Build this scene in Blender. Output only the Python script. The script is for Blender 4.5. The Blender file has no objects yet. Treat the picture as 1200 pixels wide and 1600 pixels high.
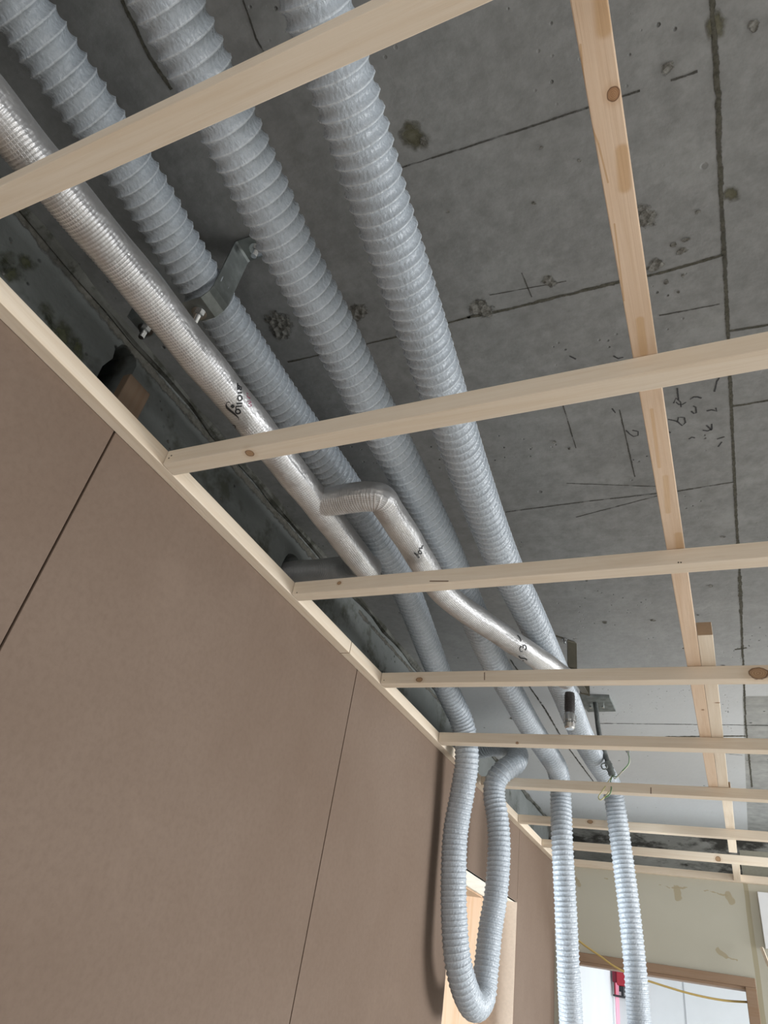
import bpy, bmesh, math, random
import numpy as np
from mathutils import Vector, Matrix
from mathutils.bvhtree import BVHTree
from mathutils.geometry import tessellate_polygon
PI = math.pi
random.seed(7)
SC = bpy.context.scene
COL = SC.collection

# ------------------------------------------------------------------ camera
EYE = Vector((0, 0, 1.66))
ROT = Matrix(((0.90482454, 0.3960793, 0.15624898),
              (0.11714253, -0.58437509, 0.80298405),
              (0.40935337, -0.70825627, -0.57515465)))      # world -> camera
F = 1042.0
cam = bpy.data.cameras.new('camera')
cam.sensor_fit = 'VERTICAL'; cam.sensor_height = 36; cam.sensor_width = 27
cam.lens = 36 * F / 1600
cam.clip_start = 0.02
co = bpy.data.objects.new('camera', cam); COL.objects.link(co)
co.matrix_world = Matrix.Translation(EYE) @ ROT.transposed().to_4x4()
SC.camera = co

# ------------------------------------------------------------------ view, sky, lights
SC.view_settings.view_transform = 'Standard'
SC.view_settings.look = 'None'
SC.view_settings.exposure = -0.06
SC.view_settings.gamma = 1.0
SC.view_settings.use_curve_mapping = False
w = bpy.data.worlds.new('sky'); SC.world = w; w.use_nodes = True
w.node_tree.nodes['Background'].inputs[0].default_value = (0.80, 0.88, 1.0, 1)
w.node_tree.nodes['Background'].inputs[1].default_value = 0.32


def area(name, loc, target, sx, sy, power, col):
    l = bpy.data.lights.new(name, 'AREA'); l.shape = 'RECTANGLE'
    l.size = sx; l.size_y = sy; l.energy = power; l.color = col
    o = bpy.data.objects.new(name, l); COL.objects.link(o)
    o.location = loc
    o.rotation_euler = (Vector(target) - Vector(loc)).to_track_quat('-Z', 'Y').to_euler()
    return o


Z0 = 1.66                      # height of the lens; ceiling heights below are counted from it
ZB = Z0 + 0.64                 # underside of the ceiling battens
ZS = Z0 + 0.98                 # underside of the concrete slab
area('bounce_light_side', (3.4, 3.1, 1.9), (0.7, 3.0, 0.0), 2.2, 1.3, 260, (0.96, 0.98, 1.0))  # unseen light, added to bounce off the floor onto the far ceiling
area('fill_light_rear', (1.3, -1.9, 1.45), (-0.2, 0.9, 2.3), 1.5, 1.3, 33, (1.0, 0.98, 0.95))  # unseen fill, added behind the camera to lift the near batten faces
area('window_light_far_room', (1.9, 4.7, 1.3), (-0.8, 5.0, 1.6), 1.2, 1.6, 7, (0.90, 0.95, 1.0))
area('window_light_far_door', (1.15, 5.35, 1.2), (-0.6, 3.0, 1.9), 1.0, 1.6, 26, (0.93, 0.97, 1.0))
area('window_light_left_room', (-3.2, 1.75, 0.75), (0, 2.95, 2.0), 0.8, 1.2, 55, (0.86, 0.94, 1.0)).data.spread = math.radians(95)


# ------------------------------------------------------------------ pixel -> place on a known plane
def ray(px, py):
    return (ROT.transposed() @ Vector((px - 600, -(py - 800), -F))).normalized()


def on(px, py, axis, val):
    d = ray(px, py)
    return EYE + d * ((val - EYE[axis]) / d[axis])


# ------------------------------------------------------------------ mesh helpers
def new(name, bm, mat, parent=None, smooth=False, loc=None):
    me = bpy.data.meshes.new(name)
    bmesh.ops.recalc_face_normals(bm, faces=bm.faces)
    if loc is not None:
        bmesh.ops.translate(bm, verts=bm.verts, vec=-Vector(loc))
    bm.to_mesh(me); bm.free()
    if mat: me.materials.append(mat)
    if smooth:
        for p in me.polygons: p.use_smooth = True
    o = bpy.data.objects.new(name, me); COL.objects.link(o)
    if loc is not None: o.location = loc
    if parent is not None:
        o.parent = parent
        if parent.type in ('EMPTY', 'MESH'):
            o.matrix_parent_inverse = Matrix.Translation(-world_loc(parent))
    return o


def world_loc(o):
    v = o.location.copy()
    while o.parent:
        o = o.parent                      # children keep world coordinates through the inverse
        break
    return v


def tag(o, label=None, cat=None, group=None, kind=None):
    if label: o['label'] = label
    if cat: o['category'] = cat
    if group: o['group'] = group
    if kind: o['kind'] = kind
    return o


def empty(name, loc, label, cat, group=None):
    o = bpy.data.objects.new(name, None); COL.objects.link(o); o.location = loc
    o.empty_display_size = 0.05
    return tag(o, label, cat, group)


def box(bm, a, b, bev=0.0, rot=None, piv=None):
    a = Vector(a); b = Vector(b)
    r = bmesh.ops.create_cube(bm, size=1)
    vs = r['verts']
    for v in vs:
        v.co = Vector((a[i] + (v.co[i] + .5) * (b[i] - a[i]) for i in range(3)))
    if bev:
        es = list({e for v in vs for e in v.link_edges})
        r2 = bmesh.ops.bevel(bm, geom=es, offset=bev, segments=2, affect='EDGES', profile=.5)
        vs = list({v for f in r2['faces'] for v in f.verts} | {v for v in vs if v.is_valid})
    if rot is not None:
        p = Vector(piv) if piv is not None else (a + b) / 2
        vs = [v for v in vs if v.is_valid]
        bmesh.ops.rotate(bm, verts=vs, cent=p, matrix=rot)
    return vs


def frames(pts):
    T = []
    n = len(pts)
    for i in range(n):
        T.append((pts[min(i + 1, n - 1)] - pts[max(i - 1, 0)]).normalized())
    up = Vector((0, 0, 1)) if abs(T[0].z) < .9 else Vector((0, 1, 0))
    N = (up - T[0] * up.dot(T[0])).normalized()
    out = []
    for i in range(n):
        if i:
            N = (N - T[i] * N.dot(T[i])).normalized()
        out.append((T[i], N, T[i].cross(N)))
    return out


def spline(ctrl, step, alpha=0.5):
    """centripetal Catmull-Rom, resampled at an even step"""
    P = [Vector(p) for p in ctrl]
    P = [P[0] * 2 - P[1]] + P + [P[-1] * 2 - P[-2]]
    dense = []
    for i in range(1, len(P) - 2):
        p0, p1, p2, p3 = P[i - 1], P[i], P[i + 1], P[i + 2]
        t0 = 0; t1 = t0 + (p1 - p0).length ** alpha; t2 = t1 + (p2 - p1).length ** alpha; t3 = t2 + (p3 - p2).length ** alpha
        for k in range(40):
            t = t1 + (t2 - t1) * k / 40
            A1 = p0 * ((t1 - t) / (t1 - t0)) + p1 * ((t - t0) / (t1 - t0))
            A2 = p1 * ((t2 - t) / (t2 - t1)) + p2 * ((t - t1) / (t2 - t1))
            A3 = p2 * ((t3 - t) / (t3 - t2)) + p3 * ((t - t2) / (t3 - t2))
            B1 = A1 * ((t2 - t) / (t2 - t0)) + A2 * ((t - t0) / (t2 - t0))
            B2 = A2 * ((t3 - t) / (t3 - t1)) + A3 * ((t - t1) / (t3 - t1))
            dense.append(B1 * ((t2 - t) / (t2 - t1)) + B2 * ((t - t1) / (t2 - t1)))
    dense.append(P[-2].copy())
    out = [dense[0]]; acc = 0; nxt = step
    for a, b in zip(dense, dense[1:]):
        L = (b - a).length
        while acc + L >= nxt:
            out.append(a.lerp(b, (nxt - acc) / L)); nxt += step
        acc += L
    return out


def tube(bm, pts, rad, seg=32, cap=True, uv=True):
    """rad(s, theta, i) or a number"""
    f = rad if callable(rad) else (lambda s, t, i: rad)
    fr = frames(pts)
    rings = []; S = [0]
    for a, b in zip(pts, pts[1:]): S.append(S[-1] + (b - a).length)
    for i, (p, (T, N, B)) in enumerate(zip(pts, fr)):
        rings.append([bm.verts.new(p + (N * math.cos(2 * PI * k / seg) + B * math.sin(2 * PI * k / seg)) * f(S[i], 2 * PI * k / seg, i)) for k in range(seg)])
    lay = bm.loops.layers.uv.verify() if uv else None
    for i in range(len(rings) - 1):
        for k in range(seg):
            k2 = (k + 1) % seg
            fc = bm.faces.new((rings[i][k], rings[i][k2], rings[i + 1][k2], rings[i + 1][k]))
            if uv:
                for l, (ss, kk) in zip(fc.loops, ((i, k), (i, k + 1), (i + 1, k + 1), (i + 1, k))):
                    l[lay].uv = (S[ss], kk / seg)
    if cap:
        bm.faces.new(rings[0]); bm.faces.new(rings[-1])


def cyl(bm, a, b, r, seg=16, r2=None):
    a = Vector(a); b = Vector(b)
    tube(bm, [a, b], lambda s, t, i: r if i == 0 or r2 is None else r2, seg=seg)


def hexnut(bm, a, b, r):
    tube(bm, [Vector(a), Vector(b)], r, seg=6)


def ribbon_strap(bm, pts, width_dir, width, thick):
    """flat bar following pts; width_dir constant"""
    W = Vector(width_dir).normalized() * width / 2
    P = [Vector(p) for p in pts]
    rows = []
    for i, p in enumerate(P):
        if i == 0: t = P[1] - P[0]
        elif i == len(P) - 1: t = P[-1] - P[-2]
        else: t = (P[i + 1] - P[i]).normalized() + (P[i] - P[i - 1]).normalized()
        n = t.normalized().cross(W.normalized()).normalized() * thick / 2
        rows.append([bm.verts.new(p + W + n), bm.verts.new(p - W + n), bm.verts.new(p - W - n), bm.verts.new(p + W - n)])
    for a, b in zip(rows, rows[1:]):
        for k in range(4):
            bm.faces.new((a[k], a[(k + 1) % 4], b[(k + 1) % 4], b[k]))
    bm.faces.new(rows[0]); bm.faces.new(rows[-1])


# ------------------------------------------------------------------ node helpers
class NT:
    def __init__(s, name):
        s.m = bpy.data.materials.new(name); s.m.use_nodes = True
        s.t = s.m.node_tree; s.n = s.t.nodes
        s.b = s.n['Principled BSDF']

    def put(s, sock, v):
        if isinstance(v, bpy.types.NodeSocket): s.t.links.new(v, sock)
        elif isinstance(v, (tuple, list)) and sock.type == 'RGBA' and len(v) == 3: sock.default_value = (*v, 1)
        else: sock.default_value = v

    def math(s, op, a, b=0.0, c=None, clamp=False):
        n = s.n.new('ShaderNodeMath'); n.operation = op; n.use_clamp = clamp
        s.put(n.inputs[0], a); s.put(n.inputs[1], b)
        if c is not None: s.put(n.inputs[2], c)
        return n.outputs[0]

    def vec(s, op, a, b=(0, 0, 0), scale=None):
        n = s.n.new('ShaderNodeVectorMath'); n.operation = op
        s.put(n.inputs[0], a)
        if scale is not None: s.put(n.inputs['Scale'], scale)
        else: s.put(n.inputs[1], b)
        return n.outputs['Value'] if op in ('LENGTH', 'DOT_PRODUCT', 'DISTANCE') else n.outputs[0]

    def coord(s, k='Object'):
        return s.n.new('ShaderNodeTexCoord').outputs[k]

    def geo(s):
        return s.n.new('ShaderNodeNewGeometry').outputs['Position']

    def noise(s, v, scale, detail=4, rough=.55, dist=0, out='Fac'):
        n = s.n.new('ShaderNodeTexNoise'); s.put(n.inputs['Vector'], v)
        n.inputs['Scale'].default_value = scale; n.inputs['Detail'].default_value = detail
        n.inputs['Roughness'].default_value = rough; n.inputs['Distortion'].default_value = dist
        return n.outputs[out]

    def voro(s, v, scale, feature='F1', out='Distance'):
        n = s.n.new('ShaderNodeTexVoronoi'); n.feature = feature
        s.put(n.inputs['Vector'], v); n.inputs['Scale'].default_value = scale
        return n.outputs[out]

    def ramp(s, fac, stops):
        n = s.n.new('ShaderNodeValToRGB'); s.put(n.inputs[0], fac)
        e = n.color_ramp.elements
        while len(e) < len(stops): e.new(.5)
        for q, (p, c) in zip(e, stops):
            q.position = p; q.color = (*c, 1) if len(c) == 3 else c
        return n.outputs[0]

    def map(s, v, a, b, c=0.0, d=1.0, smooth=True):
        n = s.n.new('ShaderNodeMapRange'); n.interpolation_type = 'SMOOTHSTEP' if smooth else 'LINEAR'
        s.put(n.inputs[0], v)
        for k, x in zip((1, 2, 3, 4), (a, b, c, d)): s.put(n.inputs[k], x)
        return n.outputs[0]

    def mix(s, f, a, b, mode='MIX'):
        n = s.n.new('ShaderNodeMix'); n.data_type = 'RGBA'; n.blend_type = mode
        s.put(n.inputs[0], f); s.put(n.inputs[6], a); s.put(n.inputs[7], b)
        return n.outputs[2]

    def bump(s, h, dist, strength=1.0, normal=None):
        n = s.n.new('ShaderNodeBump'); s.put(n.inputs['Height'], h)
        n.inputs['Distance'].default_value = dist; n.inputs['Strength'].default_value = strength
        if normal is not None: s.put(n.inputs['Normal'], normal)
        return n.outputs[0]

    def mapping(s, v, scale=(1, 1, 1), loc=(0, 0, 0)):
        n = s.n.new('ShaderNodeMapping'); s.put(n.inputs[0], v)
        n.inputs['Scale'].default_value = scale; n.inputs['Location'].default_value = loc
        return n.outputs[0]

    def sep(s, v):
        n = s.n.new('ShaderNodeSeparateXYZ'); s.put(n.inputs[0], v); return n.outputs

    def comb(s, x, y, z):
        n = s.n.new('ShaderNodeCombineXYZ')
        for i, q in enumerate((x, y, z)): s.put(n.inputs[i], q)
        return n.outputs[0]

    def fin(s, col=None, rough=None, metal=None, normal=None, spec=None, coat=None):
        for k, v in (('Base Color', col), ('Roughness', rough), ('Metallic', metal), ('Normal', normal), ('Specular IOR Level', spec), ('Coat Weight', coat)):
            if v is not None: s.put(s.b.inputs[k], v)
        return s.m


def seg_dist(m, p, a, b):
    """distance from p to the segment a-b"""
    a = Vector(a); b = Vector(b); ba = b - a
    pa = m.vec('SUBTRACT', p, tuple(a))
    h = m.math('MULTIPLY', m.vec('DOT_PRODUCT', pa, tuple(ba)), 1 / ba.length_squared, clamp=True)
    q = m.vec('SCALE', tuple(ba), scale=h)
    return m.vec('LENGTH', m.vec('SUBTRACT', pa, q))


def plain(name, col, rough=.6, metal=0.0, spec=None, nscale=0, namp=.1):
    m = NT(name)
    if nscale:
        f = m.noise(m.coord(), nscale, 5)
        c = m.mix(m.map(f, .3, .7), tuple(x * (1 - namp) for x in col), tuple(min(1, x * (1 + namp)) for x in col))
        return m.fin(c, rough, metal, spec=spec)
    return m.fin(col, rough, metal, spec=spec)


def slab_xy(px, py):
    v = on(px, py, 2, ZS); return (v.x, v.y, 0)


def concrete_slab():
    m = NT('concrete_slab')
    P = m.geo()
    P = m.vec('MULTIPLY', P, (1, 1, 0))
    base = m.ramp(m.noise(P, 2.6, 6, .6), [(.3, (.190, .193, .185)), (.7, (.258, .261, .252))])
    base = m.mix(.35, base, m.ramp(m.noise(P, 34, 6, .7), [(.35, (.12, .12, .115)), (.65, (.27, .27, .265))]))
    base = m.mix(m.map(m.noise(m.mapping(P, loc=(2, 9, 4)), 7, 6, .72), .48, .66, 0, .35), base, (.33, .335, .325))
    base = m.mix(m.map(m.noise(P, 5.5, 5, .7), .56, .70, 0, .3), base, (.12, .118, .108))
    # trowelled streaks across
    st = m.noise(m.mapping(P, (6, 60, 1)), 1.5, 4)
    base = m.mix(m.map(st, .45, .7, 0, .06), base, (.32, .32, .32))
    # brighter light at the far end is put into the colour, the square beside it greyer
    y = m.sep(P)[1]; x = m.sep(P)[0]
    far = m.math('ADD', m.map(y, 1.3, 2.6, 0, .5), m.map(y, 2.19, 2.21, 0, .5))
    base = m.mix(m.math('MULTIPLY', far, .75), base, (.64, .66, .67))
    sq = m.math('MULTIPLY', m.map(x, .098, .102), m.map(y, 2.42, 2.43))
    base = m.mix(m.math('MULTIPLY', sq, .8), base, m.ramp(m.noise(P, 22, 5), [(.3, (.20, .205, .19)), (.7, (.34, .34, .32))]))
    # pits
    pit = m.voro(P, 17)
    pitm = m.math('MULTIPLY', m.map(pit, .05, .10, 1, 0), m.map(m.noise(P, 3.1, 2), .50, .60))
    pit2 = m.math('MULTIPLY', m.map(m.voro(P, 55), .07, .17, 1, 0), m.map(m.noise(m.mapping(P, loc=(3, 5, 1)), 3.4, 2), .52, .62))
    dark = m.math('MAXIMUM', pitm, m.math('MULTIPLY', pit2, .8))
    col = m.mix(m.math('MULTIPLY', dark, .8), base, (.06, .058, .05))
    h = m.math('SUBTRACT', m.math('MULTIPLY', m.noise(P, 60, 6), .25), dark)
    return m.fin(col, .85, normal=m.bump(h, .003), spec=.25)


def concrete_rough(name, lo, hi, dirt, dirt_amt, scale=3.0, sx=(1, 1, 1)):
    m = NT(name); P = m.mapping(m.geo(), sx)
    c = m.ramp(m.noise(P, scale, 7, .62), [(.3, lo), (.72, hi)])
    c = m.mix(m.map(m.noise(m.mapping(P, loc=(4, 2, 7)), scale * 1.3, 5, .7), .60 - dirt_amt * .22, .72 - dirt_amt * .2, 0, .9), c, dirt)
    pit = m.math('MULTIPLY', m.map(m.voro(P, 26), .05, .13, 1, 0), m.map(m.noise(P, 5, 2), .48, .58))
    c = m.mix(m.math('MULTIPLY', pit, .8), c, (.03, .03, .028))
    h = m.math('SUBTRACT', m.noise(P, 45, 6), pit)
    return m.fin(c, .88, normal=m.bump(h, .003), spec=.2), m


def wood(name, axis, knots=(), tone=1.0, warm=0.0, marks=()):
    """pale spruce; grain along the object's local axis; knots = (world point, radius)"""
    m = NT(name); P = m.geo()
    sc = [26, 26, 26]; sc[axis] = 1.3
    off = (random.uniform(-9, 9), random.uniform(-9, 9), random.uniform(-9, 9))
    G = m.mapping(P, tuple(sc), off)
    g1 = m.noise(G, 2.2, 5, .6, 1.2)
    sc2 = [160, 160, 160]; sc2[axis] = 4
    g2 = m.noise(m.mapping(P, tuple(sc2), off), 1.5, 4)
    k = tone
    a = (.63 * k, .50 * k * (1 - .06 * warm), .36 * k * (1 - .15 * warm)); b = (.755 * k, .645 * k, .51 * k)
    a = tuple(u * .45 + v * .55 for u, v in zip(a, b))
    c = m.ramp(g1, [(.28, a), (.5, b), (.62, (.775 * k, .67 * k, .54 * k)), (.78, a)])
    c = m.mix(m.map(g2, .45, .75, 0, .16), c, (.58 * k, .45 * k, .30 * k))
    c = m.mix(m.map(m.noise(P, 5, 3), .5, .75, 0, .25), c, (.80 * k, .68 * k, .54 * k))
    for pt, r, el in knots:
        d0 = m.vec('SUBTRACT', P, tuple(pt))
        s = [1, 1, 1]; s[axis] = 1 / el
        d = m.vec('LENGTH', m.vec('MULTIPLY', m.vec('ADD', d0, m.vec('SCALE', m.vec('SUBTRACT', m.noise(P, 80, 2, out='Color'), (.5, .5, .5)), scale=r * .5)), tuple(s)))
        rings = m.math('SINE', m.math('MULTIPLY', d, 26 / r))
        kc = m.mix(m.map(rings, -1, 1), (.30, .17, .085), (.42, .26, .14))
        kc = m.mix(m.map(d, r * .7, r * .95), kc, (.13, .06, .025))
        c = m.mix(m.map(d, r * .9, r * 2.2, .35, 0), c, (.50, .33, .18))
        c = m.mix(m.map(d, r * .92, r * 1.08, .92, 0), c, kc)
    for a_, b_, hw, colr in marks:
        d = seg_dist(m, P, a_, b_)
        c = m.mix(m.map(d, hw * .6, hw * 1.5, .9, 0), c, colr)
    if warm > 1: c = m.mix(1.0, c, (1, 1 - .085 * warm, 1 - .14 * warm), 'MULTIPLY')
    nn = m.sep(m.n.new('ShaderNodeNewGeometry').outputs['Normal'])[axis]
    c = m.mix(m.map(m.math('ABSOLUTE', nn), .85, .95, 0, .9), c, (.30 * k, .20 * k, .12 * k))
    h = m.math('ADD', g2, m.math('MULTIPLY', g1, .5))
    return m.fin(c, .62, normal=m.bump(h, .0006, .6), spec=.35)


def duct_mat():
    m = NT('pvc_coated_duct_film')
    uv = m.coord('UV'); s = m.sep(uv)
    U = m.mapping(uv, (2.6, 36, 1))
    n1 = m.noise(U, 1.0, 3, .6, .9)
    n2 = m.noise(m.mapping(uv, (6, 150, 1)), 1.0, 3, .6)
    cr = m.voro(m.mapping(uv, (2.4, 52, 1)), 1.0)
    h = m.math('ADD', n1, m.math('ADD', m.math('MULTIPLY', n2, .3), m.math('MULTIPLY', cr, .7)))
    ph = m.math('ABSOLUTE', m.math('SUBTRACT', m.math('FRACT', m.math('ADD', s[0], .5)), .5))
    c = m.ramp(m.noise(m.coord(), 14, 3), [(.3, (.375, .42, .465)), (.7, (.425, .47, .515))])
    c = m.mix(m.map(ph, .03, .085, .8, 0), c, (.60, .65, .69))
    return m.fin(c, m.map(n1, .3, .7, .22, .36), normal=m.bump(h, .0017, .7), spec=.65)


def foil_mat():
    m = NT('reinforced_foil_wrap')
    uv = m.coord('UV'); s = m.sep(uv)
    P = m.coord()
    cr = m.noise(m.mapping(uv, (60, 14, 1)), 1, 4, .6, .8)
    h = m.math('ADD', cr, m.math('MULTIPLY', m.voro(m.mapping(uv, (130, 30, 1)), 1.0), .6))
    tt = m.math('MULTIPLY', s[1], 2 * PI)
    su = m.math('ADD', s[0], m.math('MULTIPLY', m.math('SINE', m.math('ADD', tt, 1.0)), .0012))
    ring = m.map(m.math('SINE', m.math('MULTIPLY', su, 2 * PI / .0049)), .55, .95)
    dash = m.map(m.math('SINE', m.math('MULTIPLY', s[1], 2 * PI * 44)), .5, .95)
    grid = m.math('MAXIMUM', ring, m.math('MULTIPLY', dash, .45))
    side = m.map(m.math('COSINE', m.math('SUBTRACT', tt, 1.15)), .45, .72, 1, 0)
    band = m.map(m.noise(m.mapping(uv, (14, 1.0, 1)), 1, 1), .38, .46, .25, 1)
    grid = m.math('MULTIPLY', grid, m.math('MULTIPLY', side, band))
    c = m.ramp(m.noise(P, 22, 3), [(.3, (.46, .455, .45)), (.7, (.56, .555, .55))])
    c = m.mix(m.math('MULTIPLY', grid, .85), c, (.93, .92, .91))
    h2 = m.math('ADD', h, m.math('MULTIPLY', grid, 1.2))
    return m.fin(c, m.map(cr, .3, .7, .34, .50), .78, m.bump(h2, .0010, .7))


def board_mat(name, lo, hi, rough=.8):
    m = NT(name); P = m.geo()
    c = m.ramp(m.noise(P, 1.7, 5, .6), [(.3, lo), (.7, hi)])
    fib = m.noise(P, 90, 5, .75)
    c = m.mix(m.map(fib, .35, .75, 0, .3), c, tuple(x * .72 for x in lo))
    c = m.mix(m.map(m.noise(P, 8, 4, .7), .55, .75, 0, .16), c, tuple(min(1, x * 1.25) for x in hi))
    return m.fin(c, rough, normal=m.bump(fib, .0006, .5), spec=.2)


M_SLAB = concrete_slab()
M_WALLC, nt = concrete_rough('concrete_wall_face', (.125, .135, .128), (.215, .228, .220), (.075, .078, .062), .4)
M_BEAM, nt = concrete_rough('beam_dirty_concrete', (.16, .16, .148), (.36, .355, .335), (.03, .028, .024), .8, 2.6, (1, 1, 2.4))
M_BOARD = board_mat('gypsum_board_brown_paper', (.160, .112, .082), (.198, .146, .112))
M_GREEN = None
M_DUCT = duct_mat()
M_FOIL = foil_mat()
M_ZINC = plain('galvanised_steel', (.24, .26, .25), .6, .8, nscale=40, namp=.2)
M_BOLT = plain('zinc_bolt', (.62, .63, .63), .25, 1.0)
M_DKST = plain('dark_painted_steel', (.10, .09, .065), .5, .5, nscale=30)
M_RUBBER = plain('dark_sleeve', (.045, .04, .038), .5)
M_INK = plain('black_print', (.012, .013, .015), .45)
M_PINK = plain('magenta_print', (.30, .03, .10), .5)
M_WHITE = plain('white_wall_paint', (.74, .77, .80), .8, nscale=4, namp=.03)
M_FLOOR = plain('screed_floor', (.56, .54, .51), .85, nscale=3, namp=.15)
M_DARKHOLE = plain('dark_mortar_recess', (.055, .045, .03), .95, nscale=30, namp=.3)
M_SHADE = plain('gap_timber', (.16, .10, .06), .9)

# ================================================================== SETTING
def struct(name, bm, mat, loc=None):
    o = new(name, bm, mat, loc=loc); o['kind'] = 'structure'; return o


bm = bmesh.new(); box(bm, (-3.4, -3.6, -.1), (4.6, 6.6, 0)); struct('floor', bm, M_FLOOR)
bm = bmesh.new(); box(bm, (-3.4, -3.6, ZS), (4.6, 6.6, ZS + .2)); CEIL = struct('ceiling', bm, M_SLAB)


def soft_mat(name, col, col2, nscale, amt, edge=.55, bump=0.0, cover=.5):
    """thin surface mark whose rim frays: UV v runs 0..1 from the middle to the rim"""
    m = NT(name); P_ = m.geo(); v = m.sep(m.coord('UV'))[1]
    f = m.math('ADD', v, m.math('MULTIPLY', m.math('SUBTRACT', m.noise(P_, nscale, 4, .7), .5), 1.3))
    a_ = m.math('MULTIPLY', m.map(f, edge, 1.0, 1, 0), m.map(m.noise(P_, nscale * .22, 3), cover - .16, cover, 1 - amt, 1))
    c_ = m.ramp(m.noise(P_, nscale * 1.3, 5, .7), [(.35, col), (.65, col2)])
    m.fin(c_, .92, spec=.15)
    if bump: m.put(m.b.inputs['Normal'], m.bump(m.voro(P_, nscale * .8), bump))
    m.put(m.b.inputs['Alpha'], a_)
    return m.m


def line_marks(name, lines, mat, plane, drop, parent):
    bm = bmesh.new(); lay = bm.loops.layers.uv.verify(); rnd = random.Random(3)
    for pl, hw in lines:
        p3 = [plane(*q) for q in pl]; prev = None
        d = []
        for a, b in zip(p3, p3[1:]):
            n = max(1, int((b - a).length / .012))
            d += [a.lerp(b, k / n) for k in range(n)]
        d.append(p3[-1])
        w_ = 1
        for i, p in enumerate(d):
            t = (d[min(i + 1, len(d) - 1)] - d[max(i - 1, 0)]).normalized()
            q = t.cross(drop).normalized(); w_ = .6 * w_ + .4 * rnd.uniform(.55, 1.5)
            c = p + drop * .0004 + q * rnd.uniform(-.25, .25) * hw * (0 if len(pl) > 4 else 1)
            row = [bm.verts.new(c + q * hw * 1.15 * w_), bm.verts.new(c), bm.verts.new(c - q * hw * 1.15 * w_)]
            if prev:
                for k in range(2):
                    f = bm.faces.new((prev[k], prev[k + 1], row[k + 1], row[k]))
                    for l, vv in zip(f.loops, (1, 0, 0, 1) if k == 0 else (0, 1, 1, 0)): l[lay].uv = (0, vv)
            prev = row
    return new(name, bm, mat, parent)


def patch_marks(name, spots, mat, plane, drop, parent):
    bm = bmesh.new(); lay = bm.loops.layers.uv.verify(); rnd = random.Random(11)
    for px, py, r, asp in spots:
        c = plane(px, py) + drop * (.0003 if 'stain' in name else .0006 + .00004 * len(bm.faces) / 40)
        u = Vector((0, 1, 0)); v = u.cross(drop).normalized(); n = 40
        ph = [rnd.uniform(0, 6.28) for _ in range(4)]
        rim = []
        for k in range(n):
            t = 2 * PI * k / n
            rr = r * (1.15 + .16 * math.sin(2 * t + ph[0]) + .12 * math.sin(3 * t + ph[1]) + .08 * math.sin(7 * t + ph[2]))
            rim.append(bm.verts.new(c + u * rr * math.cos(t) * asp + v * rr * math.sin(t)))
        cv = bm.verts.new(c)
        for k in range(n):
            f = bm.faces.new((cv, rim[k], rim[(k + 1) % n]))
            for l, vv in zip(f.loops, (0, 1, 1)): l[lay].uv = (0, vv)
    return new(name, bm, mat, parent)


DN = Vector((0, 0, -1))
def slabp(px, py): return on(px, py, 2, ZS)
M_SEAM = soft_mat('slab_joint_dark', (.05, .048, .036), (.11, .105, .085), 120, .25, .5)
M_SEAMF = soft_mat('slab_fine_line', (.05, .048, .04), (.09, .088, .08), 160, .75, .45)
M_PEN = soft_mat('felt_pen', (.05, .05, .05), (.07, .07, .07), 300, .35, .75)
M_CHIP = soft_mat('broken_out_aggregate', (.08, .076, .064), (.22, .215, .195), 110, 0, .62, .004)
M_STAIN = soft_mat('damp_stain', (.085, .08, .05), (.15, .145, .11), 40, .7, .25)
line_marks('joint_lines', [
    ([(1110, -30), (1122, 150), (1126, 290)], .0033), ([(1126, 290), (1133, 420), (1143, 640), (1150, 800), (1156, 900)], .0030),
    ([(1156, 900), (1158, 960)], .0048), ([(1158, 960), (1165, 1130), (1172, 1200), (1175, 1230)], .0032),
    ([(730, 496), (790, 484), (960, 442)], .0030), ([(960, 442), (1030, 427), (1131, 398)], .0028),
    ([(1137, 518), (1250, 500)], .0028), ([(1143, 635), (1250, 618)], .0028), ([(1148, 1015), (1167, 1012)], .004), ([(1040, 1151), (1165, 1150)], .006),
    ([(190, 0), (235, 90), (268, 140)], .0030), ([(450, 566), (520, 550), (620, 526), (735, 495)], .0018)], M_SEAM, slabp, DN, CEIL)
line_marks('fine_lines', [
    ([(620, 264), (735, 228), (840, 194), (1000, 141)], .0013), ([(1048, 126), (1090, 111)], .0014), ([(1030, 493), (1125, 475)], .0013),
    ([(885, 755), (1025, 760)], .0012), ([(900, 808), (1030, 774)], .0015), ([(790, 800), (920, 783), (1060, 767), (1146, 753)], .0018),
    ([(930, 1130), (1250, 1134)], .0035), ([(815, 426), (831, 464)], .0009), ([(765, 461), (885, 439)], .0009), ([(797, 1030), (850, 1105), (882, 1160), (930, 1225)], .0035), ([(380, 0), (400, 60), (440, 130)], .0015),
    ([(968, 640), (992, 745)], .0013), ([(930, 1160), (1160, 1180)], .002), ([(870, 600), (900, 700)], .001)], M_SEAMF, slabp, DN, CEIL)
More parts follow.
